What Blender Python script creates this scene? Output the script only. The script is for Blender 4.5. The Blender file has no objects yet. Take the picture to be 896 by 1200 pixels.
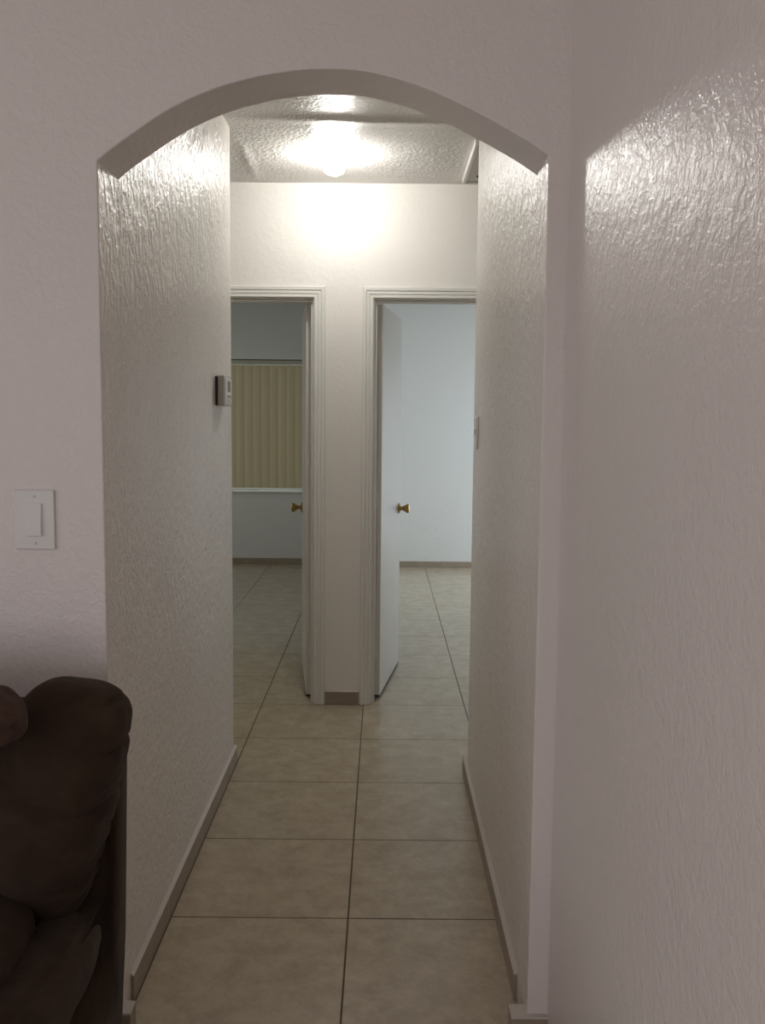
import bpy, bmesh, math, random
from mathutils import Vector, Matrix, noise
random.seed(7)
C = bpy.context.scene.collection

# ---------------------------------------------------------------- measures (metres)
H = 1.4229                     # eye height
XL, XR = -0.6054, 0.3424       # hallway walls
YA, YB = 2.029, 2.188          # arch wall, front and back face
YL, YR = 3.782, 3.60           # far ends of the hallway's side walls
XC = 0.388                     # living room right wall
YE, YE2 = 4.609, 4.709         # end wall with the two bedroom doors
ZC = 2.553                     # ceiling
T0X, T0Y, TS = -0.0883, 2.5633, 0.508   # floor tile grid

# ---------------------------------------------------------------- helpers
def link(name, me, mat=None, parent=None):
    o = bpy.data.objects.new(name, me); C.objects.link(o)
    if mat is not None:
        for m in (mat if isinstance(mat, (list, tuple)) else [mat]): me.materials.append(m)
    if parent is not None: o.parent = parent
    return o
def obj(name, bm, mat, parent=None, smooth=False):
    bmesh.ops.recalc_face_normals(bm, faces=bm.faces)
    me = bpy.data.meshes.new(name); bm.to_mesh(me); bm.free()
    if smooth:
        for p in me.polygons: p.use_smooth = True
    o = link(name, me, mat, parent)
    return o
def empty(name, loc=(0, 0, 0), parent=None):
    o = bpy.data.objects.new(name, None); C.objects.link(o); o.location = loc
    o.empty_display_size = .1
    if parent: o.parent = parent
    return o
def tag(o, label, cat=None, group=None, kind=None):
    o['label'] = label
    if cat: o['category'] = cat
    if group: o['group'] = group
    if kind: o['kind'] = kind
    return o
def box(bm, x0, x1, y0, y1, z0, z1, bev=0, seg=2, mi=0):
    r = bmesh.ops.create_cube(bm, size=1)
    vs = r['verts']
    for v in vs:
        v.co = Vector((x0 + (v.co.x + .5) * (x1 - x0), y0 + (v.co.y + .5) * (y1 - y0), z0 + (v.co.z + .5) * (z1 - z0)))
    fs = list({f for v in vs for f in v.link_faces})
    for f in fs: f.material_index = mi
    if bev:
        es = list({e for v in vs for e in v.link_edges})
        bmesh.ops.bevel(bm, geom=es, offset=bev, segments=seg, profile=.5, affect='EDGES')
    return vs
def prism(bm, pts, y0, y1, mi=0, axis='Y'):
    """outline pts (a,b) extruded along an axis"""
    def P(a, b, c):
        if axis == 'Y': return (a, c, b)
        if axis == 'X': return (c, a, b)
        return (a, b, c)
    lo = [bm.verts.new(P(a, b, y0)) for a, b in pts]; hi = [bm.verts.new(P(a, b, y1)) for a, b in pts]
    n = len(pts); fs = [bm.faces.new(lo), bm.faces.new(hi)]
    for i in range(n): fs.append(bm.faces.new((lo[i], lo[(i + 1) % n], hi[(i + 1) % n], hi[i])))
    for f in fs: f.material_index = mi
    return fs
def lathe(bm, prof, M=Matrix.Identity(4), n=32, mi=0):
    """prof (r,z) turned round z, closed at both ends"""
    rings = []
    for r, z in prof:
        rings.append([bm.verts.new(M @ Vector((r * math.cos(2 * math.pi * k / n), r * math.sin(2 * math.pi * k / n), z))) for k in range(n)])
    for a, b in zip(rings, rings[1:]):
        for k in range(n):
            f = bm.faces.new((a[k], a[(k + 1) % n], b[(k + 1) % n], b[k])); f.material_index = mi; f.smooth = True
    bm.faces.new(rings[0]).material_index = mi; bm.faces.new(rings[-1]).material_index = mi
def soft(bm, fn, cuts=26, e=3.2):
    """a cushion: subdivided cube rounded to a superellipsoid; fn maps unit point -> metres"""
    r = bmesh.ops.create_cube(bm, size=2)
    bmesh.ops.subdivide_edges(bm, edges=bm.edges[:], cuts=cuts, use_grid_fill=True)
    for v in bm.verts:
        p = v.co
        k = (abs(p.x) ** e + abs(p.y) ** e + abs(p.z) ** e) ** (1 / e)
        u = p / k
        v.co = fn(u)

# ---------------------------------------------------------------- materials
class NT:
    def __init__(s, name):
        s.m = bpy.data.materials.new(name); s.m.use_nodes = True
        s.t = s.m.node_tree; s.b = s.t.nodes['Principled BSDF']; s.out = s.t.nodes['Material Output']
    def n(s, typ, **kw):
        nd = s.t.nodes.new(typ)
        for k, v in kw.items():
            if k in nd.inputs: nd.inputs[k].default_value = v
            else: setattr(nd, k, v)
        return nd
    def l(s, a, ao, b, bi): s.t.links.new(a.outputs[ao], b.inputs[bi])
def plain(name, col, rough=.5, metal=0, spec=.5, **kw):
    s = NT(name); s.b.inputs['Base Color'].default_value = (*col, 1); s.b.inputs['Roughness'].default_value = rough
    s.b.inputs['Metallic'].default_value = metal; s.b.inputs['Specular IOR Level'].default_value = spec
    for k, v in kw.items(): s.b.inputs[k].default_value = v
    return s.m
def wall_paint(name, col, rough, bump, scale=28, spec=.5, dist=.004, fine=.35, stretch=(1, 1, 1)):
    s = NT(name); b = s.b
    b.inputs['Base Color'].default_value = (*col, 1); b.inputs['Roughness'].default_value = rough
    b.inputs['Specular IOR Level'].default_value = spec
    tc = s.n('ShaderNodeTexCoord'); mp = s.n('ShaderNodeMapping'); s.l(tc, 'Object', mp, 'Vector'); mp.inputs['Scale'].default_value = stretch
    # knock-down plaster: flattened islands with soft edges, plus orange peel
    n1 = s.n('ShaderNodeTexNoise', Scale=scale, Detail=3.0, Roughness=.6, Distortion=.25); s.l(mp, 'Vector', n1, 'Vector')
    cr = s.n('ShaderNodeMapRange'); cr.interpolation_type = 'SMOOTHSTEP'
    cr.inputs['From Min'].default_value = .36; cr.inputs['From Max'].default_value = .66; s.l(n1, 'Fac', cr, 'Value')
    n2 = s.n('ShaderNodeTexNoise', Scale=scale * 4.5, Detail=2.0, Roughness=.5); s.l(mp, 'Vector', n2, 'Vector')
    n3 = s.n('ShaderNodeTexNoise', Scale=scale * .18, Detail=1.0); s.l(mp, 'Vector', n3, 'Vector')
    a = s.n('ShaderNodeMath', operation='MULTIPLY_ADD'); a.inputs[1].default_value = fine; s.l(n2, 'Fac', a, 0); s.l(cr, 'Result', a, 2)
    a2 = s.n('ShaderNodeMath', operation='MULTIPLY_ADD'); a2.inputs[1].default_value = 3.0; s.l(n3, 'Fac', a2, 0); s.l(a, 'Value', a2, 2)
    bp = s.n('ShaderNodeBump', Strength=bump, Distance=dist); s.l(a2, 'Value', bp, 'Height'); s.l(bp, 'Normal', b, 'Normal')
    return s.m
def tile_mat(name, cols, grout, offx, offy, size, mortar, rough=.42, vary=1.0, axis='XY'):
    s = NT(name); b = s.b
    tc = s.n('ShaderNodeTexCoord'); mp = s.n('ShaderNodeMapping'); s.l(tc, 'Object', mp, 'Vector')
    mp.inputs['Location'].default_value = (-offx + 40 * size, -offy + 40 * size, 0)
    br = s.n('ShaderNodeTexBrick', offset=0.0, squash=1.0, Scale=1.0)
    br.inputs['Color1'].default_value = (.47, .47, .47, 1); br.inputs['Color2'].default_value = (.53, .53, .53, 1)
    br.inputs['Mortar'].default_value = (0, 0, 0, 1); br.inputs['Mortar Size'].default_value = mortar; br.inputs['Mortar Smooth'].default_value = .1
    br.inputs['Brick Width'].default_value = size; br.inputs['Row Height'].default_value = size
    s.l(mp, 'Vector', br, 'Vector')
    n1 = s.n('ShaderNodeTexNoise', Scale=11.0, Detail=9.0, Roughness=.72, Distortion=.3); s.l(mp, 'Vector', n1, 'Vector')
    n2 = s.n('ShaderNodeTexNoise', Scale=60.0, Detail=4.0, Roughness=.7); s.l(mp, 'Vector', n2, 'Vector')
    mx = s.n('ShaderNodeMath', operation='MULTIPLY_ADD'); mx.inputs[1].default_value = .3; s.l(n2, 'Fac', mx, 0); s.l(n1, 'Fac', mx, 2)
    ad = s.n('ShaderNodeMath', operation='ADD'); s.l(mx, 'Value', ad, 0); s.l(br, 'Color', ad, 1)
    ramp = s.n('ShaderNodeMapRange'); ramp.inputs['From Min'].default_value = .90; ramp.inputs['From Max'].default_value = 1.38; s.l(ad, 'Value', ramp, 'Value')
    mc = s.n('ShaderNodeMix', data_type='RGBA'); s.l(ramp, 'Result', mc, 'Factor')
    mc.inputs['A'].default_value = (*cols[0], 1); mc.inputs['B'].default_value = (*cols[1], 1)
    mg = s.n('ShaderNodeMix', data_type='RGBA'); s.l(br, 'Fac', mg, 'Factor'); s.l(mc, 'Result', mg, 'A'); mg.inputs['B'].default_value = (*grout, 1)
    # the Mix node has several sockets named A/B/Result: wire the colour ones explicitly
    for nd, src, fac in ((mc, None, None), (mg, None, None)): pass
    return s, br, mc, mg, n2
def fix_mix(s, mix, a, bcol, fac, a_link=None):
    t = s.t
    for l in [l for l in t.links if l.to_node == mix]: t.links.remove(l)
    t.links.new(fac, mix.inputs[0])
    A, B = mix.inputs[6], mix.inputs[7]
    if a_link is not None: t.links.new(a_link, A)
    else: A.default_value = (*a, 1)
    B.default_value = (*bcol, 1)
def make_tile(name, cols, grout, offx, offy, size, mortar, rough):
    s, br, mc, mg, n2 = tile_mat(name, cols, grout, offx, offy, size, mortar)
    ramp = [n for n in s.t.nodes if n.bl_idname == 'ShaderNodeMapRange'][0]
    fix_mix(s, mc, cols[0], cols[1], ramp.outputs[0])
    fix_mix(s, mg, None, grout, br.outputs['Fac'], a_link=mc.outputs[2])
    for l in [l for l in s.t.links if l.to_node == s.b and l.to_socket.name == 'Base Color']: s.t.links.remove(l)
    s.t.links.new(mg.outputs[2], s.b.inputs['Base Color'])
    rr = s.n('ShaderNodeMapRange'); rr.inputs['To Min'].default_value = rough; rr.inputs['To Max'].default_value = .85
    s.l(br, 'Fac', rr, 'Value'); s.l(rr, 'Result', s.b, 'Roughness')
    iv = s.n('ShaderNodeMath', operation='SUBTRACT'); iv.inputs[0].default_value = 1; s.l(br, 'Fac', iv, 1)
    ad = s.n('ShaderNodeMath', operation='MULTIPLY_ADD'); ad.inputs[1].default_value = .06; s.l(n2, 'Fac', ad, 0); s.l(iv, 'Value', ad, 2)
    bp = s.n('ShaderNodeBump', Strength=.6, Distance=.002); s.l(ad, 'Value', bp, 'Height'); s.l(bp, 'Normal', s.b, 'Normal')
    return s.m
def suede(name, c0, c1):
    s = NT(name); b = s.b
    tc = s.n('ShaderNodeTexCoord')
    n1 = s.n('ShaderNodeTexNoise', Scale=7.0, Detail=6.0, Roughness=.6, Distortion=.8); s.l(tc, 'Object', n1, 'Vector')
    cr = s.n('ShaderNodeValToRGB'); cr.color_ramp.elements[0].position = .35; cr.color_ramp.elements[1].position = .68
    cr.color_ramp.elements[0].color = (*c0, 1); cr.color_ramp.elements[1].color = (*c1, 1)
    s.l(n1, 'Fac', cr, 'Fac'); s.l(cr, 'Color', b, 'Base Color')
    b.inputs['Roughness'].default_value = .95; b.inputs['Specular IOR Level'].default_value = .15
    b.inputs['Sheen Weight'].default_value = .05; b.inputs['Sheen Roughness'].default_value = .5
    n2 = s.n('ShaderNodeTexNoise', Scale=260.0, Detail=2.0); s.l(tc, 'Object', n2, 'Vector')
    n3 = s.n('ShaderNodeTexNoise', Scale=18.0, Detail=3.0, Distortion=.5); s.l(tc, 'Object', n3, 'Vector')
    ma = s.n('ShaderNodeMath', operation='MULTIPLY_ADD'); ma.inputs[1].default_value = .08; s.l(n2, 'Fac', ma, 0); s.l(n3, 'Fac', ma, 2)
    bp = s.n('ShaderNodeBump', Strength=.5, Distance=.006); s.l(ma, 'Value', bp, 'Height'); s.l(bp, 'Normal', b, 'Normal')
    return s.m

PAINT = (.76, .705, .68)
M_wall = wall_paint('living_wall_paint', PAINT, .30, .26, scale=66, dist=.003, spec=.28)
M_hall = wall_paint('hallway_gloss_paint', (.765, .72, .67), .27, .62, scale=46, dist=.0035, spec=.25, fine=.5, stretch=(1, 1, .6))
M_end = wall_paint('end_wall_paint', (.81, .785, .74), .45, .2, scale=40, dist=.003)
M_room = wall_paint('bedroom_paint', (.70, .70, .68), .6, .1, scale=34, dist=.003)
M_ceil = wall_paint('ceiling_paint', (.74, .71, .68), .38, .55, scale=60, dist=.0035, spec=.3, fine=.5)
M_trim = plain('trim_enamel', (.76, .75, .71), .32)
M_door = plain('door_enamel', (.70, .67, .62), .38)
M_cap = plain('caulk_white', (.60, .55, .51), .6)
M_floor = make_tile('floor_tile', ((.37, .31, .22), (.56, .485, .37)), (.12, .09, .06), T0X, T0Y, TS, .0028, .24)
M_base = make_tile('skirting_tile', ((.26, .21, .16), (.38, .31, .23)), (.12, .09, .07), 0, 0, 30, .0001, .45)
M_joint = plain('dark_grout', (.07, .055, .04), .9)
M_brass = plain('brass', (.46, .31, .13), .32, 1.0)
M_plate = plain('switch_plastic', (.70, .69, .66), .35)
M_greyp = plain('thermostat_plastic', (.50, .47, .44), .45)
M_dark = plain('dark_plastic_and_gap_shade', (.03, .028, .025), .4)  # real dark parts, and strips coloured as shadow gaps
M_lcd = plain('display_grey', (.12, .12, .10), .3)
M_alu = plain('window_aluminium', (.72, .75, .78), .4)
M_slat = plain('vinyl_slat', (.66, .58, .38), .6)
M_rail = plain('blind_headrail', (.48, .47, .38), .5)
M_sofa = suede('brown_microfibre', (.032, .019, .012), (.056, .035, .023))
M_sofa2 = suede('mottled_brown_microfibre', (.040, .022, .016), (.11, .066, .050))
M_wood = plain('dark_wood', (.05, .03, .02), .5)
def glass():
    s = NT('window_glass'); t = s.t
    tr = s.n('ShaderNodeBsdfTransparent'); gl = s.n('ShaderNodeBsdfGlossy'); gl.inputs['Roughness'].default_value = .02
    mx = s.n('ShaderNodeMixShader'); mx.inputs[0].default_value = .07
    t.links.new(tr.outputs[0], mx.inputs[1]); t.links.new(gl.outputs[0], mx.inputs[2]); t.links.new(mx.outputs[0], s.out.inputs['Surface'])
    return s.m
M_glass = glass()
def emit(name, col, st):
    s = NT(name); s.b.inputs['Emission Color'].default_value = (*col, 1); s.b.inputs['Emission Strength'].default_value = st
    s.b.inputs['Base Color'].default_value = (.8, .8, .8, 1); return s.m
M_bulb = emit('lit_frosted_glass', (1.0, .985, .935), 158)

# ---------------------------------------------------------------- floor, ceiling
ZT = ZC + .12
XW0, XW1, YW0 = -4.6, 3.4, -3.6
YF1, YF2 = 9.20, 9.07          # far walls of the two bedrooms
bm = bmesh.new(); box(bm, XW0 - .2, XW1 + .2, YW0 - .2, 9.5, -.15, 0)
tag(obj('floor', bm, M_floor), 'beige square stone-look floor tiles with dark grout', 'floor', kind='structure')
# ceiling: a fine grid over the hallway for the taped plasterboard joints, plain elsewhere
def ceil_z(x, y):
    d = 0
    # joint across the hallway
    w = math.exp(-((x + .05) / .42) ** 4)
    yy = y - (3.66 + .012 * math.sin(5 * x + .4))
    if yy < 0: d += .009 * w * math.exp(-(yy / .028) ** 2)
    else: d += .009 * w * math.exp(-(yy / .05) ** 2)
    # joint running along the cross passage
    w2 = 1 / (1 + math.exp(-(y - 4.0) / .05)) / (1 + math.exp((y - 4.54) / .03))
    d += .006 * w2 * math.exp(-((x + .60 + .03 * (y - 4.25)) / .016) ** 2)
    d += .0035 * noise.noise(Vector((x * 3, y * 3, 0)))
    return ZC - d
bm = bmesh.new()
gx0, gx1, gy0, gy1 = -.85, .60, 2.1, 4.66
xs = [XW0 - .2] + [gx0 + (gx1 - gx0) * i / 90 for i in range(91)] + [XW1 + .2]
ys = [YW0 - .2, 1.9] + [gy0 + (gy1 - gy0) * j / 200 for j in range(201)] + [9.5]
V = [[bm.verts.new((x, y, ceil_z(x, y) if (gx0 < x < gx1 and gy0 < y < gy1) else ZC)) for x in xs] for y in ys]
for j in range(len(ys) - 1):
    for i in range(len(xs) - 1):
        f = bm.faces.new((V[j][i], V[j][i + 1], V[j + 1][i + 1], V[j + 1][i])); f.smooth = True
T = [bm.verts.new(p) for p in ((xs[0], ys[0], ZT), (xs[-1], ys[0], ZT), (xs[-1], ys[-1], ZT), (xs[0], ys[-1], ZT))]
bm.faces.new(T)
bm.faces.new([V[0][i] for i in range(len(xs))] + [T[1], T[0]])
bm.faces.new([V[-1][i] for i in range(len(xs))][::-1] + [T[3], T[2]])
bm.faces.new([V[j][0] for j in range(len(ys))] + [T[3], T[0]])
bm.faces.new([V[j][-1] for j in range(len(ys))] + [T[2], T[1]])
tag(obj('ceiling', bm, M_ceil), 'textured white ceiling with a raised plaster joint across the hallway', 'ceiling', kind='structure')

# ---------------------------------------------------------------- arch wall
arc = [(-.6054, 1.962), (-.585, 1.979), (-.54, 2.011), (-.45, 2.069), (-.36, 2.109), (-.271, 2.134), (-.182, 2.148), (-.111, 2.151), (-.04, 2.146), (.049, 2.125), (.138, 2.091), (.228, 2.047), (.301, 2.007), (.3424, 1.980)]
def smooth_arc(p, n=8):
    out = []
    for i in range(len(p) - 1):
        a = p[max(i - 1, 0)]; b = p[i]; c = p[i + 1]; d = p[min(i + 2, len(p) - 1)]
        for k in range(n):
            t = k / n
            f = lambda i: .5 * (2 * b[i] + (c[i] - a[i]) * t + (2 * a[i] - 5 * b[i] + 4 * c[i] - d[i]) * t * t + (3 * b[i] - a[i] - 3 * c[i] + d[i]) * t ** 3)
            out.append((f(0), f(1)))
    return out + [p[-1]]
bm = bmesh.new()
out = [(XW0, 0), (XL, 0)] + smooth_arc(arc) + [(XR, 0), (XC + .14, 0), (XC + .14, ZC), (XW0, ZC)]
prism(bm, out, YA, YB)
for f in bm.faces:
    c = f.calc_center_median(); f.normal_update()
    if abs(f.normal.x) > .98 and c.z < 1.96 and XL - .01 < c.x < XR + .01 and c.z < 2.3: f.material_index = 1
w = obj('wall_front', bm, [M_wall, M_hall])
bv = w.modifiers.new('round', 'BEVEL'); bv.width = .006; bv.segments = 3; bv.limit_method = 'ANGLE'; bv.angle_limit = math.radians(50)
tag(w, 'white textured wall with the segmental arch opening into the hallway', 'wall', kind='structure')

def wall(name, x0, x1, y0, y1, mat, label, z0=0, z1=ZC, bev=.006):
    bm = bmesh.new(); box(bm, x0, x1, y0, y1, z0, z1)
    if bev:
        bmesh.ops.bevel(bm, geom=[e for e in bm.edges if abs(e.verts[0].co.z - e.verts[1].co.z) > .5], offset=bev, segments=3, profile=.5, affect='EDGES')
    return tag(obj(name, bm, mat), label, 'wall', kind='structure')
def wall_with_hole(name, axis, c0, c1, a0, a1, holes, mat, label):
    """wall slab between c0..c1 on its thin axis, a0..a1 along, holes (s0,s1,z0,z1)"""
    bm = bmesh.new()
    def b(s0, s1, z0, z1):
        if s1 - s0 < 1e-4 or z1 - z0 < 1e-4: return
        if axis == 'X': box(bm, s0, s1, c0, c1, z0, z1)
        else: box(bm, c0, c1, s0, s1, z0, z1)
    cur = a0
    for s0, s1, z0, z1 in sorted(holes):
        b(cur, s0, 0, ZC); b(s0, s1, 0, z0); b(s0, s1, z1, ZC); cur = s1
    b(cur, a1, 0, ZC)
    return tag(obj(name, bm, mat), label, 'wall', kind='structure')

wall('wall_right', XC, XC + .14, YW0, YA, M_wall, 'white textured living room wall right of the arch')
wall('wall_hallway_left', XL - .13, XL - .003, YB, YL, M_hall, 'glossy textured hallway wall that carries the thermostat', bev=.012)
wall('wall_hallway_right', XR + .003, XR + .13, YB, YR, M_hall, 'glossy textured hallway wall on the right past the arch', bev=.012)
# cross passage
wall('wall_passage_near_left', -2.0, XL - .13, YL - .12, YL, M_end, 'wall of the cross passage behind the left hallway wall', bev=0)
wall('wall_passage_near_right', XR + .13, 1.7, YR - .12, YR, M_end, 'wall of the cross passage behind the right hallway wall', bev=0)
wall('wall_passage_left', -2.1, -2.0, YL - .12, YE, M_end, 'end of the cross passage on the left', bev=0)
wall('wall_passage_right', 1.7, 1.8, YR - .12, YE, M_end, 'end of the cross passage on the right', bev=0)
DL0, DL1 = -1.063, -.327      # rough openings
DR0, DR1 = -.063, .683
ZD = 2.026
wall_with_hole('wall_end', 'X', YE, YE2, -3.4, 2.5, [(DL0, DL1, 0, ZD), (DR0, DR1, 0, ZD)], M_end, 'white end wall between and above the two bedroom doors')
# bedrooms
wl = [(-2.0, -.62, .735, 1.985)]
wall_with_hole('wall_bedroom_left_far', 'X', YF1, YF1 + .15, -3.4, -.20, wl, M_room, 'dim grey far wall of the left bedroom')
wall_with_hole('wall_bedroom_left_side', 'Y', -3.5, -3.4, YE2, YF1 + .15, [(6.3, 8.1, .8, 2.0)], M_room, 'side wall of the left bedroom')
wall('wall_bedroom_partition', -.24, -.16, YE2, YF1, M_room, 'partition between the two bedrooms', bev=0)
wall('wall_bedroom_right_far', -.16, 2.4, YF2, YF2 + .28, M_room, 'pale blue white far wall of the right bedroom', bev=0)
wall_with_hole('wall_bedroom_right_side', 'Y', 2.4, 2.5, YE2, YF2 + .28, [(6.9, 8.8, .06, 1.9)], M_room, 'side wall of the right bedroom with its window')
# living room
wall_with_hole('wall_back', 'X', YW0 - .15, YW0, XW0, XC + .14, [(-3.6, -.5, .25, 2.2)], M_wall, 'living room wall behind the viewer with a wide window')
wall_with_hole('wall_left', 'Y', XW0 - .15, XW0, YW0 - .15, YB, [(-1.9, .7, .45, 2.15)], M_wall, 'living room wall far to the left')

# ---------------------------------------------------------------- skirting tiles
def skirting(name, side, x, y0, y1, h, label, t=.011, joints=()):
    """runs along Y on the wall plane x; side=+1 faces +X"""
    bm = bmesh.new()
    cuts = [y0] + sorted(joints) + [y1]
    for a, b in zip(cuts, cuts[1:]):
        aa = a + (.0022 if a != y0 else 0); bb = b - (.0022 if b != y1 else 0)
        x1 = x + side * t
        box(bm, min(x, x1), max(x, x1), aa, bb, .001, h)
    # painted bevel of filler along the top
    p = [(x, h), (x + side * (t + .0003), h), (x + side * (t + .0003), h + .001), (x + side * .002, h + .009), (x, h + .009)]
    lo = [bm.verts.new((a, y0, b)) for a, b in p]; hi = [bm.verts.new((a, y1, b)) for a, b in p]
    fs = [bm.faces.new(lo), bm.faces.new(hi)] + [bm.faces.new((lo[i], lo[(i + 1) % 5], hi[(i + 1) % 5], hi[i])) for i in range(5)]
    for f in fs: f.material_index = 1
    for j in joints:
        x1 = x + side * t * .85; box(bm, min(x, x1), max(x, x1), j - .0022, j + .0022, .001, h, mi=2)
    return tag(obj(name, bm, [M_base, M_cap, M_joint]), label, 'skirting', kind='structure')
J = [T0Y + k * TS for k in range(0, 4)]
skirting('baseboard_left', 1, XL - .003, YB - .02, YL + .012, .066, 'brown tile skirting along the left hallway wall', t=.011, joints=[j for j in J if j < YL])
skirting('baseboard_right', -1, XR + .003, YB, YR + .10, .066, 'brown tile skirting along the right hallway wall', t=.011, joints=[j for j in J if j < YR])
def skirt_x(name, y, x0, x1, h, label, t=.012, side=-1):
    bm = bmesh.new(); y1 = y + side * t
    box(bm, x0, x1, min(y, y1), max(y, y1), .001, h)
    p = [(y, h), (y + side * t, h), (y + side * t, h + .002), (y + side * .003, h + .012), (y, h + .012)]
    lo = [bm.verts.new((x0, a, b)) for a, b in p]; hi = [bm.verts.new((x1, a, b)) for a, b in p]
    fs = [bm.faces.new(lo), bm.faces.new(hi)] + [bm.faces.new((lo[i], lo[(i + 1) % 5], hi[(i + 1) % 5], hi[i])) for i in range(5)]
    for f in fs: f.material_index = 1
    return tag(obj(name, bm, [M_base, M_cap]), label, 'skirting', kind='structure')
skirt_x('baseboard_end', YE, -.281, -.112, .064, 'short piece of brown tile skirting between the two door frames')
skirt_x('baseboard_bedroom_left', YF1, -3.39, -.25, .06, 'skirting under the window in the left bedroom')
skirt_x('baseboard_bedroom_right', YF2, -.15, 2.39, .06, 'skirting on the far wall of the right bedroom')
# stubs of the living room skirting that turn the arch corners
def stub(name, x0, x1, label):
    bm = bmesh.new(); box(bm, x0, x1, YA - .013, YA + .035, .001, .066, mi=0); box(bm, x0, x1, YA - .013, YA + .035, .066, .071, mi=1)
    return tag(obj(name, bm, [M_base, M_cap]), label, 'skirting', kind='structure')
stub('baseboard_arch_left', -1.9, XL + .040, 'skirting end turning the left foot of the arch')
stub('baseboard_arch_right', XR - .038, XC, 'skirting end turning the right foot of the arch')

# ---------------------------------------------------------------- door frames
PROF = [(0, 0), (0, .010), (.003, .013), (.013, .013), (.016, .010), (.020, .015), (.030, .015), (.033, .012), (.037, .018), (.051, .018), (.055, .013), (.055, 0)]
def door_frame(name, x0, x1, label):
    """x0..x1 clear opening between the linings"""
    zt = ZD - .02
    root = empty(name, ((x0 + x1) / 2, YE, 0)); tag(root, label, 'door frame', kind='structure')
    ox, oy = root.location.x, root.location.y
    bm = bmesh.new()
    rv = .006; a0, a1, az = x0 - rv - ox, x1 + rv - ox, zt + rv
    rows = [[bm.verts.new(p) for p in ((a0 - u, -h, .001), (a0 - u, -h, az + u), (a1 + u, -h, az + u), (a1 + u, -h, .001))] for u, h in PROF]
    for r, q in zip(rows, rows[1:]):
        for k in range(3): bm.faces.new((r[k], r[k + 1], q[k + 1], q[k]))
    bm.faces.new([r[0] for r in rows]); bm.faces.new([r[3] for r in rows])
    for k in range(3):
        bm.faces.new((rows[-1][k], rows[-1][k + 1], rows[0][k + 1], rows[0][k]))
    obj('casing', bm, M_trim, root)
    bm = bmesh.new(); d = YE2 - YE
    box(bm, x0 - .018 - ox, x0 - ox, 0.001, d, .001, zt + .018, .0012); box(bm, x1 - ox, x1 + .018 - ox, 0.001, d, .001, zt + .018, .0012)
    box(bm, x0 - ox, x1 - ox, 0.001, d, zt, zt + .018, .0012)
    obj('jamb', bm, M_trim, root)
    bm = bmesh.new(); s0, s1 = .022, .060
    box(bm, x0 - ox, x0 + .011 - ox, s0, s1, .001, zt - .001, .002); box(bm, x1 - .011 - ox, x1 - ox, s0, s1, .001, zt - .001, .002)
    box(bm, x0 + .011 - ox, x1 - .011 - ox, s0, s1, zt - .012, zt - .0005, .002)
    obj('door_stop', bm, M_trim, root)
    return root
door_frame('trim_1', DL0 + .018, DL1 - .018, 'moulded white casing round the left bedroom doorway')
door_frame('trim_2', DR0 + .018, DR1 - .018, 'moulded white casing round the right bedroom doorway')

KNOB = [(.000, 0), (.030, 0), (.031, .003), (.028, .007), (.014, .010), (.0115, .016), (.0115, .024), (.013, .028), (.020, .037), (.0265, .049), (.0275, .055), (.024, .060), (.014, .063), (0.0005, .0635)]
def door(name, hx, hy, ang, side, label, W=.705, T=.035):
    """hinge corner hx,hy; leaf runs along local +Y; side=+1: leaf body lies towards +X of the hinge line"""
    root = empty(name, (hx, hy, 0)); root.rotation_euler = (0, 0, ang); tag(root, label, 'door', kind='structure')
    bm = bmesh.new(); x0, x1 = (0, T) if side > 0 else (-T, 0)
    box(bm, x0, x1, 0, W, .016, 1.998, .0025)
    obj('door_leaf', bm, M_door, root)
    bm = bmesh.new(); box(bm, x0 + .001, x1 - .001, .002, W - .002, .007, .0165); tag(obj('gap_shadow_strip', bm, M_dark, root), 'black strip standing in for the shadow under the door')  # black strip puts the gap shadow under the leaf into colour
    zk = .925
    for sgn in (1, -1):
        fx = x1 if sgn > 0 else x0
        Mx = Matrix.Translation((fx, W - .062, zk)) @ Matrix.Rotation(math.radians(90 * sgn), 4, 'Y')
        bm = bmesh.new(); lathe(bm, KNOB[1:], Mx, n=24)
        tag(obj('door_knob', bm, M_brass, root, smooth=True), 'flared brass knob')
    # latch plate in the free edge
    bm = bmesh.new(); box(bm, (x0 + x1) / 2 - .012, (x0 + x1) / 2 + .012, W - .0005, W + .001, zk - .03, zk + .03, .0004); box(bm, (x0 + x1) / 2 - .006, (x0 + x1) / 2 + .006, W, W + .009, zk - .008, zk + .008, .002)
    obj('latch', bm, M_brass, root)
    for z in (.25, 1.02, 1.78):
        bm = bmesh.new(); kx = x0 - .003 if side > 0 else x1 + .003
        lathe(bm, [(.0055, z - .045), (.0055, z + .045)], Matrix.Translation((kx, -.002, 0)), n=12)
        box(bm, min(kx, kx + side * .024), max(kx, kx + side * .024), -.0015, .0002, z - .044, z + .044)
        tag(obj('hinge', bm, M_trim, root), 'hinge painted over in white')
    return root
door('door_1', -.352, 4.716, math.radians(6.6), -1, 'white flush door standing open into the left bedroom')
door('door_2', -.041, 4.716, math.radians(-8.8), 1, 'white flush door standing open into the right bedroom')

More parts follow.
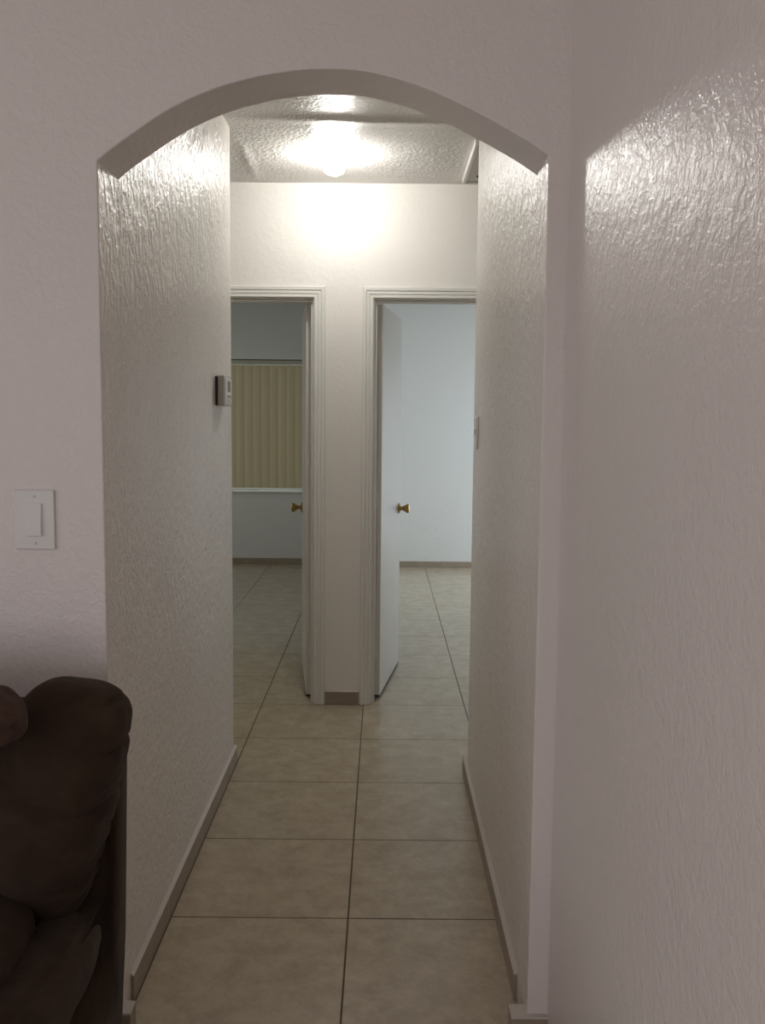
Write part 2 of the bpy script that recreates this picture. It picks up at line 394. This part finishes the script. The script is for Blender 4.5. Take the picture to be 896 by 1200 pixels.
# ---------------------------------------------------------------- windows
def window(name, axis, c, a0, a1, z0, z1, label, depth=.08, mull=1, sill=True, inward=-1):
    """window frame set in a hole; c = plane position of frame centre"""
    root = empty(name, ((a0 + a1) / 2, c, z0) if axis == 'X' else (c, (a0 + a1) / 2, z0)); tag(root, label, 'window', kind='structure')
    ca = (a0 + a1) / 2
    def B(bm, s0, s1, d0, d1, q0, q1, bev=.002):
        s0 -= ca; s1 -= ca; q0 -= z0; q1 -= z0
        if axis == 'X': box(bm, s0, s1, d0, d1, q0, q1, bev)
        else: box(bm, d0, d1, s0, s1, q0, q1, bev)
    bm = bmesh.new(); f = .045; h = .02
    B(bm, a0, a0 + f, -h, h, z0, z1); B(bm, a1 - f, a1, -h, h, z0, z1)
    B(bm, a0 + f, a1 - f, -h, h, z0, z0 + f); B(bm, a0 + f, a1 - f, -h, h, z1 - f, z1)
    fr = obj('window_frame', bm, M_alu, root)
    edges = [a0 + f + (a1 - a0 - 2 * f) * i / (mull + 1) for i in range(mull + 2)]
    for e in edges[1:-1]:
        bm = bmesh.new(); B(bm, e - .02, e + .02, -h, h, z0 + f + .0005, z1 - f - .0005); obj('mullion', bm, M_alu, root)
    for i in range(mull + 1):
        p0 = edges[i] + (.02 if i else 0); p1 = edges[i + 1] - (.02 if i < mull else 0)
        bm = bmesh.new(); B(bm, p0, p1, -.002, .002, z0 + f, z1 - f, 0); obj('glass_pane', bm, M_glass, root)
    return root
window('window_1', 'X', YF1 + .10, -2.0, -.62, .735, 1.985, 'aluminium window behind the closed vertical blind in the left bedroom')
bm = bmesh.new(); box(bm, -2.03, -.59, YF1 - .035, YF1 + .075, .712, .735, .004)
tag(obj('trim_3', bm, M_trim), 'white window sill under the vertical blind in the left bedroom', 'window sill', kind='structure')
window('window_2', 'Y', 2.45, 6.9, 8.8, .06, 1.9, 'window in the side wall of the right bedroom')
window('fill_window_living', 'Y', XW0 - .08, -1.9, .7, .45, 2.15, 'unseen window added far to the left to light the living room', mull=1)  # added opening, out of view, for fill on the right wall
window('fill_window_bedroom', 'Y', -3.45, 6.3, 8.1, .8, 2.0, 'unseen window added in the side wall to brighten the left bedroom')  # added opening, out of view, so the left bedroom gets brighter
window('window_3', 'X', YW0 - .08, -3.6, -.5, .25, 2.2, 'wide living room window behind the viewer', mull=2)

# vertical blind
vb = empty('vertical_blind', (-1.31, YF1 - .05, .75))
tag(vb, 'closed beige vertical blind over the window in the left bedroom', 'blind')
bm = bmesh.new(); box(bm, -.76, .76, -.045, .005, 1.205, 1.243, .004); obj('headrail', bm, M_rail, vb)
bm = bmesh.new(); box(bm, -.76, .76, -.040, -.004, 1.2435, 1.252, .001); obj('headrail_shadow_gap', bm, M_dark, vb)  # dark strip drawn as the shadow gap above the headrail
bm = bmesh.new(); box(bm, -.76, .76, -.050, -.0455, 1.190, 1.202, .001); obj('valance', bm, plain('valance_vinyl', (.78, .76, .64), .5), vb)
nb = 19
for k in range(nb):
    bm = bmesh.new()
    x = -.74 + 1.48 * k / (nb - 1); a = math.radians(5 + random.uniform(-1.5, 1.5)); ww = .0452
    n = 8; z0, z1 = .012, 1.204
    fr, bk = [], []
    for i in range(n + 1):
        s = -ww + 2 * ww * i / n; c = .006 * (1 - (s / ww) ** 2)
        px = x + s * math.cos(a) ; py = -.02 - c - s * math.sin(a)
        fr.append((px, py)); bk.append((px, py + .0015))
    prism(bm, fr + bk[::-1], z0, z1, axis='Z')
    obj('slat', bm, M_slat, vb)

# ---------------------------------------------------------------- ceiling light
LX, LY = -.218, 4.11
lamp = empty('ceiling_light', (LX, LY, ZC)); tag(lamp, 'lit round ceiling light with a thin brass rim in front of the end wall', 'light')
bm = bmesh.new(); lathe(bm, [(.040, .003), (.040, -.005), (.0005, -.005)], n=40)
obj('base', bm, M_plate, lamp, smooth=True)
bm = bmesh.new(); lathe(bm, [(.0478, -.022), (.0535, -.0222), (.0545, -.025), (.0535, -.0288), (.0478, -.029), (.0478, -.022)], n=40)
obj('brass_rim', bm, M_brass, lamp, smooth=True)
bm = bmesh.new(); lathe(bm, [(.030, -.0055), (.046, -.008), (.0475, -.014), (.0475, -.036), (.048, -.048), (.047, -.060), (.042, -.073), (.032, -.083), (.018, -.089), (.0005, -.091)], n=32)
tag(obj('glass_shade', bm, M_bulb, lamp, smooth=True), 'glowing frosted glass dome')

# ---------------------------------------------------------------- attic hatch
hx0, hx1, hy0, hy1 = .360, .93, 3.885, 4.515
hat = empty('ceiling_hatch', ((hx0 + hx1) / 2, (hy0 + hy1) / 2, ZC)); tag(hat, 'white framed access hatch in the passage ceiling above the right doorway', 'hatch')
ox, oy = (hx0 + hx1) / 2, (hy0 + hy1) / 2
bm = bmesh.new(); f = .045; a, b = (hx1 - hx0) / 2, (hy1 - hy0) / 2
box(bm, -a, -a + .014, -b, b, -.024, .004, .001); box(bm, a - .014, a, -b, b, -.024, .004, .001)
box(bm, -a + .014, a - .014, -b, -b + .014, -.024, .004, .001); box(bm, -a + .014, a - .014, b - .014, b, -.024, .004, .001)
obj('frame', bm, M_trim, hat)
bm = bmesh.new(); box(bm, -a + .016, a - .016, -b + .016, b - .016, -.014, .002, .001); obj('panel', bm, M_ceil, hat)
bm = bmesh.new(); box(bm, -a + .055, -a + .13, b - .125, b - .108, -.021, -.0135, .002); tag(obj('latch', bm, M_dark, hat), 'small dark latch')

# ---------------------------------------------------------------- thermostat, on the left hallway wall
th = empty('thermostat', (XL - .003, 3.405, 1.472)); tag(th, 'grey and white thermostat mounted on the left hallway wall near its far corner', 'thermostat')
bm = bmesh.new(); box(bm, .000, .008, .004, .158, .002, .108, .003); obj('wall_gap_shade', bm, M_dark, th)  # dark layer painted as the shadow line between housing and wall
bm = bmesh.new(); box(bm, .0095, .034, 0, .162, 0, .110, .005, 3); obj('housing', bm, M_greyp, th)
bm = bmesh.new(); box(bm, .0335, .0362, .018, .150, .008, .102, .002); obj('front_cover', bm, M_plate, th)
bm = bmesh.new(); box(bm, .036, .0368, .06, .120, .052, .092, .0004); tag(obj('display', bm, M_lcd, th), 'small dark display')
for q, (yy, zz) in enumerate(((.055, .030), (.085, .030), (.115, .030), (.055, .014), (.085, .014))):
    bm = bmesh.new(); box(bm, .036, .0385, yy, yy + .018, zz, zz + .010, .001); obj('button', bm, M_greyp, th)

# ---------------------------------------------------------------- light switches
def wall_switch(name, loc, rz, label, w=.088, h=.131, rocker=True):
    r = empty(name, loc); r.rotation_euler = (0, 0, rz); tag(r, label, 'light switch')
    bm = bmesh.new(); box(bm, -w / 2, w / 2, -.006, 0, -h / 2, h / 2, .003, 3); obj('cover_plate', bm, M_plate, r)
    if rocker:
        bm = bmesh.new(); box(bm, -.018, .018, -.0085, -.0055, -.036, .036, .001); fr = obj('rocker_frame', bm, M_plate, r)
        bm = bmesh.new(); prism(bm, [(-.0085, -.0335), (-.0130, -.0335), (-.0092, .0335), (-.0085, .0335)], -.0155, .0155, axis='X'); obj('rocker', bm, M_plate, r)
    else:
        bm = bmesh.new(); prism(bm, [(-.006, -.012), (-.014, .004), (-.013, .011), (-.006, .009)], -.0055, .0055, axis='X'); obj('toggle', bm, M_plate, r)
        bm = bmesh.new(); box(bm, -.0065, .0065, -.0062, -.0055, -.014, .014); obj('slot', bm, M_dark, r)
    for s in (1, -1):
        bm = bmesh.new(); lathe(bm, [(.0032, 0), (.0032, .0012), (.002, .0018), (.0003, .0018)], Matrix.Translation((0, -.006, s * (h / 2 - .014))) @ Matrix.Rotation(math.radians(90), 4, 'X'), n=12)
        obj('screw', bm, M_plate, r)
    return r
wall_switch('light_switch', (-.756, YA, 1.202), 0, 'white rocker light switch on the living room wall left of the arch')
wall_switch('light_switch', (XR + .003, 3.447, 1.383), math.radians(-90), 'toggle light switch on the right hallway wall at its far edge', w=.076, h=.120, rocker=False)

# ---------------------------------------------------------------- sofa
SX0, SX1 = -2.35, -.545
sofa = empty('reclining_sofa', ((SX0 + SX1) / 2, 1.6, 0)); tag(sofa, 'dark brown microfibre sofa with puffy cushions against the wall left of the arch', 'sofa')
sc = Vector(sofa.location)
mid = (SX0 + SX1) / 2
def mir(x, s): return x if s > 0 else 2 * mid - x
def lerp(tab, z):
    if z <= tab[0][0]: return tab[0][1]
    for (a, b), (c, d) in zip(tab, tab[1:]):
        if z <= c:
            t = (z - a) / (c - a); t = t * t * (3 - 2 * t); return b + (d - b) * t
    return tab[-1][1]
def wob(p, a=.006, s=9): return a * noise.noise(p * s)
for s in (1, -1):
    # side panel: low arm part and tall back part
    bm = bmesh.new()
    prof = [(.86, .05), (1.965, .05), (1.975, .30), (1.965, .74), (1.93, .80), (1.885, .80), (1.85, .62), (1.83, .45), (1.60, .44), (.95, .44), (.87, .39), (.85, .30)]
    prism(bm, prof, -.06, .06, axis='X')
    for v in bm.verts:
        z = v.co.z; ed = -.568 + .026 * min(max((z - .1) / .65, 0), 1)
        x = ed - (.06 - v.co.x)
        v.co.x = x
    bmesh.ops.bevel(bm, geom=[e for e in bm.edges], offset=.012, segments=3, profile=.5, affect='EDGES')
    for v in bm.verts: v.co = Vector((mir(v.co.x, s), v.co.y, v.co.z)) - sc
    obj('side_panel', bm, M_sofa, sofa, smooth=True)
    # armrest pad
    bm = bmesh.new()
    def fn(u):
        y = 1.37 + .50 * u.y
        x = -.611 + .072 * u.x; z = .396 + .068 * u.z
        p = Vector((x, y, z))
        z += wob(p, .008, 11) + .004 * math.sin(y * 23) * max(u.z, 0)
        seam = math.exp(-((u.x - .25 + .25 * math.sin(y * 7)) / .09) ** 2)
        if u.z > 0: z -= .005 * seam
        return Vector((mir(x + wob(p + Vector((5, 0, 0)), .004), s), y, z)) - sc
    soft(bm, fn, 30, 3.0); obj('armrest', bm, M_sofa, sofa, smooth=True)
    # outer bolster beside the backrest
    bm = bmesh.new()
    Redge = [(.40, -.575), (.52, -.566), (.60, -.554), (.68, -.535), (.76, -.505), (.83, -.483), (.92, -.483)]
    creases = [(.862, .9, .012, .5), (.776, .8, .010, .3), (.673, .9, .016, .7), (.60, .3, .008, .3), (.523, .8, .010, .6), (.725, .4, .008, .35), (.565, .35, .008, .3), (.49, .4, .008, .4)]
    def fn(u):
        z = .648 + .246 * u.z
        if u.z > 0: z -= .006 * max(0, u.x) ** 2
        r = lerp(Redge, z); l = -.765
        x = l + (r - l) * (u.x + 1) / 2
        yf = lerp([(.40, 1.70), (.70, 1.70), (.92, 1.78)], z); yb = 1.945
        y = yf + (yb - yf) * (u.y + 1) / 2
        p = Vector((x, y, z))
        dx = 0; dy = 0
        near = max(0, (u.x - .0)) 
        for cz, am, wd, reach in creases:
            zz = cz + .012 * (1 - u.x) - .010 * math.sin(3 * u.x)
            g = math.exp(-((z - zz) / (wd * .55)) ** 2)
            g2 = math.exp(-((z - zz) / (wd * 2.2)) ** 2)
            f = max(0, (u.x - (1 - 2 * reach)) / (2 * reach)) if u.x > (1 - 2 * reach) else 0
            dx -= am * .013 * g * f - am * .004 * g2 * f; dy += am * .017 * g * f * (1 if u.y < .4 else 0)
        dz = wob(p, .010, 8)
        return Vector((mir(x + dx + wob(p + Vector((3, 1, 0)), .010, 9), s), y + dy + wob(p, .014, 6), z + dz)) - sc
    soft(bm, fn, 56, 3.0); obj('side_bolster', bm, M_sofa, sofa, smooth=True)
    # backrest cushion, headrest roll, seat cushion
    bm = bmesh.new()
    def fn(u):
        x = -1.115 + .30 * u.x; z = .66 + .20 * u.z; y = 1.78 + .13 * u.y - .04 * (z - .66)
        p = Vector((x, y, z)); return Vector((mir(x, s), y + wob(p, .015, 6), z + wob(p, .01, 7))) - sc
    soft(bm, fn, 24, 3.2); obj('back_cushion', bm, M_sofa, sofa, smooth=True)
    bm = bmesh.new()
    def fn(u):
        x = -1.03 + .380 * u.x; z = .876 + .060 * u.z; y = 1.66 + .085 * u.y
        if u.x > 0: z += .010 * u.x ** 2 * (u.z); 
        z -= .030 * max(0, -u.z) * max(0, .5 - u.x)
        p = Vector((x, y, z)); return Vector((mir(x, s), y + wob(p, .020, 26), z + wob(p, .016, 22))) - sc
    soft(bm, fn, 40, 3.3); tag(obj('headrest_roll', bm, M_sofa2, sofa, smooth=True), 'bunched mottled brown headrest roll')
    bm = bmesh.new()
    def fn(u):
        x = -1.045 + .405 * u.x; z = .415 + .103 * u.z; y = 1.32 + .49 * u.y
        if u.z > 0: z += .015 * (1 - u.x ** 2) - .006 * math.exp(-((y - 1.42) / .012) ** 2)
        p = Vector((x, y, z)); return Vector((mir(x, s), y + wob(p, .01, 6), z + wob(p, .008, 7))) - sc
    soft(bm, fn, 32, 6); obj('seat_cushion', bm, M_sofa, sofa, smooth=True)
bm = bmesh.new(); box(bm, SX0 + .1, SX1 - .1, 1.86, 1.975, .06, .83, .03, 4)
for v in bm.verts: v.co -= sc
obj('back_panel', bm, M_sofa, sofa, smooth=True)
bm = bmesh.new(); box(bm, SX0 + .1, SX1 - .1, .90, 1.86, .06, .33, .025, 4)
for v in bm.verts: v.co -= sc
obj('base', bm, M_sofa, sofa, smooth=True)
for fx in (SX0 + .12, SX1 - .12):
    for fy in (.95, 1.90):
        bm = bmesh.new(); lathe(bm, [(.022, 0), (.028, .062)], Matrix.Translation(Vector((fx, fy, 0)) - sc), n=16); obj('foot', bm, M_wood, sofa)

# ---------------------------------------------------------------- light
def area(name, loc, rot, sx, sy, power, col):
    L = bpy.data.lights.new(name, 'AREA'); L.shape = 'RECTANGLE'; L.size = sx; L.size_y = sy; L.energy = power; L.color = col
    o = bpy.data.objects.new(name, L); C.objects.link(o); o.location = loc; o.rotation_euler = rot; return o
R = math.radians
area('living_window_daylight', (-2.05, YW0 - .25, 1.25), (R(90), 0, 0), 3.0, 1.9, 43, (1.0, .94, .97))
area('bedroom_right_daylight', (2.6, 7.85, .98), (R(90), 0, R(90)), 1.9, 1.8, 55, (.82, .92, 1.0))
area('bedroom_side_fill', (-3.72, 7.2, 1.4), (R(90), 0, R(-90)), 1.8, 1.2, 21, (.96, 1.0, .97))  # added fill lifting the dim left bedroom, source unseen
area('living_side_fill', (XW0 - .28, -.6, 1.3), (R(90), 0, R(-90)), 2.6, 1.7, 39, (1.0, .95, .95))  # added fill from the left to lift the right wall, source unseen
area('bedroom_left_daylight', (-1.31, YF1 + .35, 1.4), (R(-90), 0, 0), 1.3, 1.2, 10, (.75, .87, 1.0))
w = bpy.data.worlds.new('world'); bpy.context.scene.world = w; w.use_nodes = True
w.node_tree.nodes['Background'].inputs[0].default_value = (.62, .74, .9, 1); w.node_tree.nodes['Background'].inputs[1].default_value = .5

# ---------------------------------------------------------------- camera
p, ro = 0.0970, 0.0090
fw = Vector((0, math.cos(p), -math.sin(p))); rt = Vector((1, 0, 0)); up = rt.cross(fw)
r2 = math.cos(ro) * rt + math.sin(ro) * up; u2 = -math.sin(ro) * rt + math.cos(ro) * up
cam = bpy.data.cameras.new('camera'); co = bpy.data.objects.new('camera', cam); C.objects.link(co)
M = Matrix((r2, u2, -fw)).transposed().to_4x4(); M.translation = Vector((0, 0, H)); co.matrix_world = M
cam.sensor_fit = 'HORIZONTAL'; cam.sensor_width = 36; cam.lens = 1097.18 * 36 / 896; cam.clip_start = .02
S = bpy.context.scene; S.camera = co
S.view_settings.view_transform = 'Standard'; S.view_settings.look = 'None'; S.view_settings.gamma = 1; S.view_settings.use_curve_mapping = False
S.view_settings.exposure = 0
S.cycles.max_bounces = 12; S.cycles.diffuse_bounces = 8; S.cycles.use_denoising = True
S.cycles.sample_clamp_indirect = 6
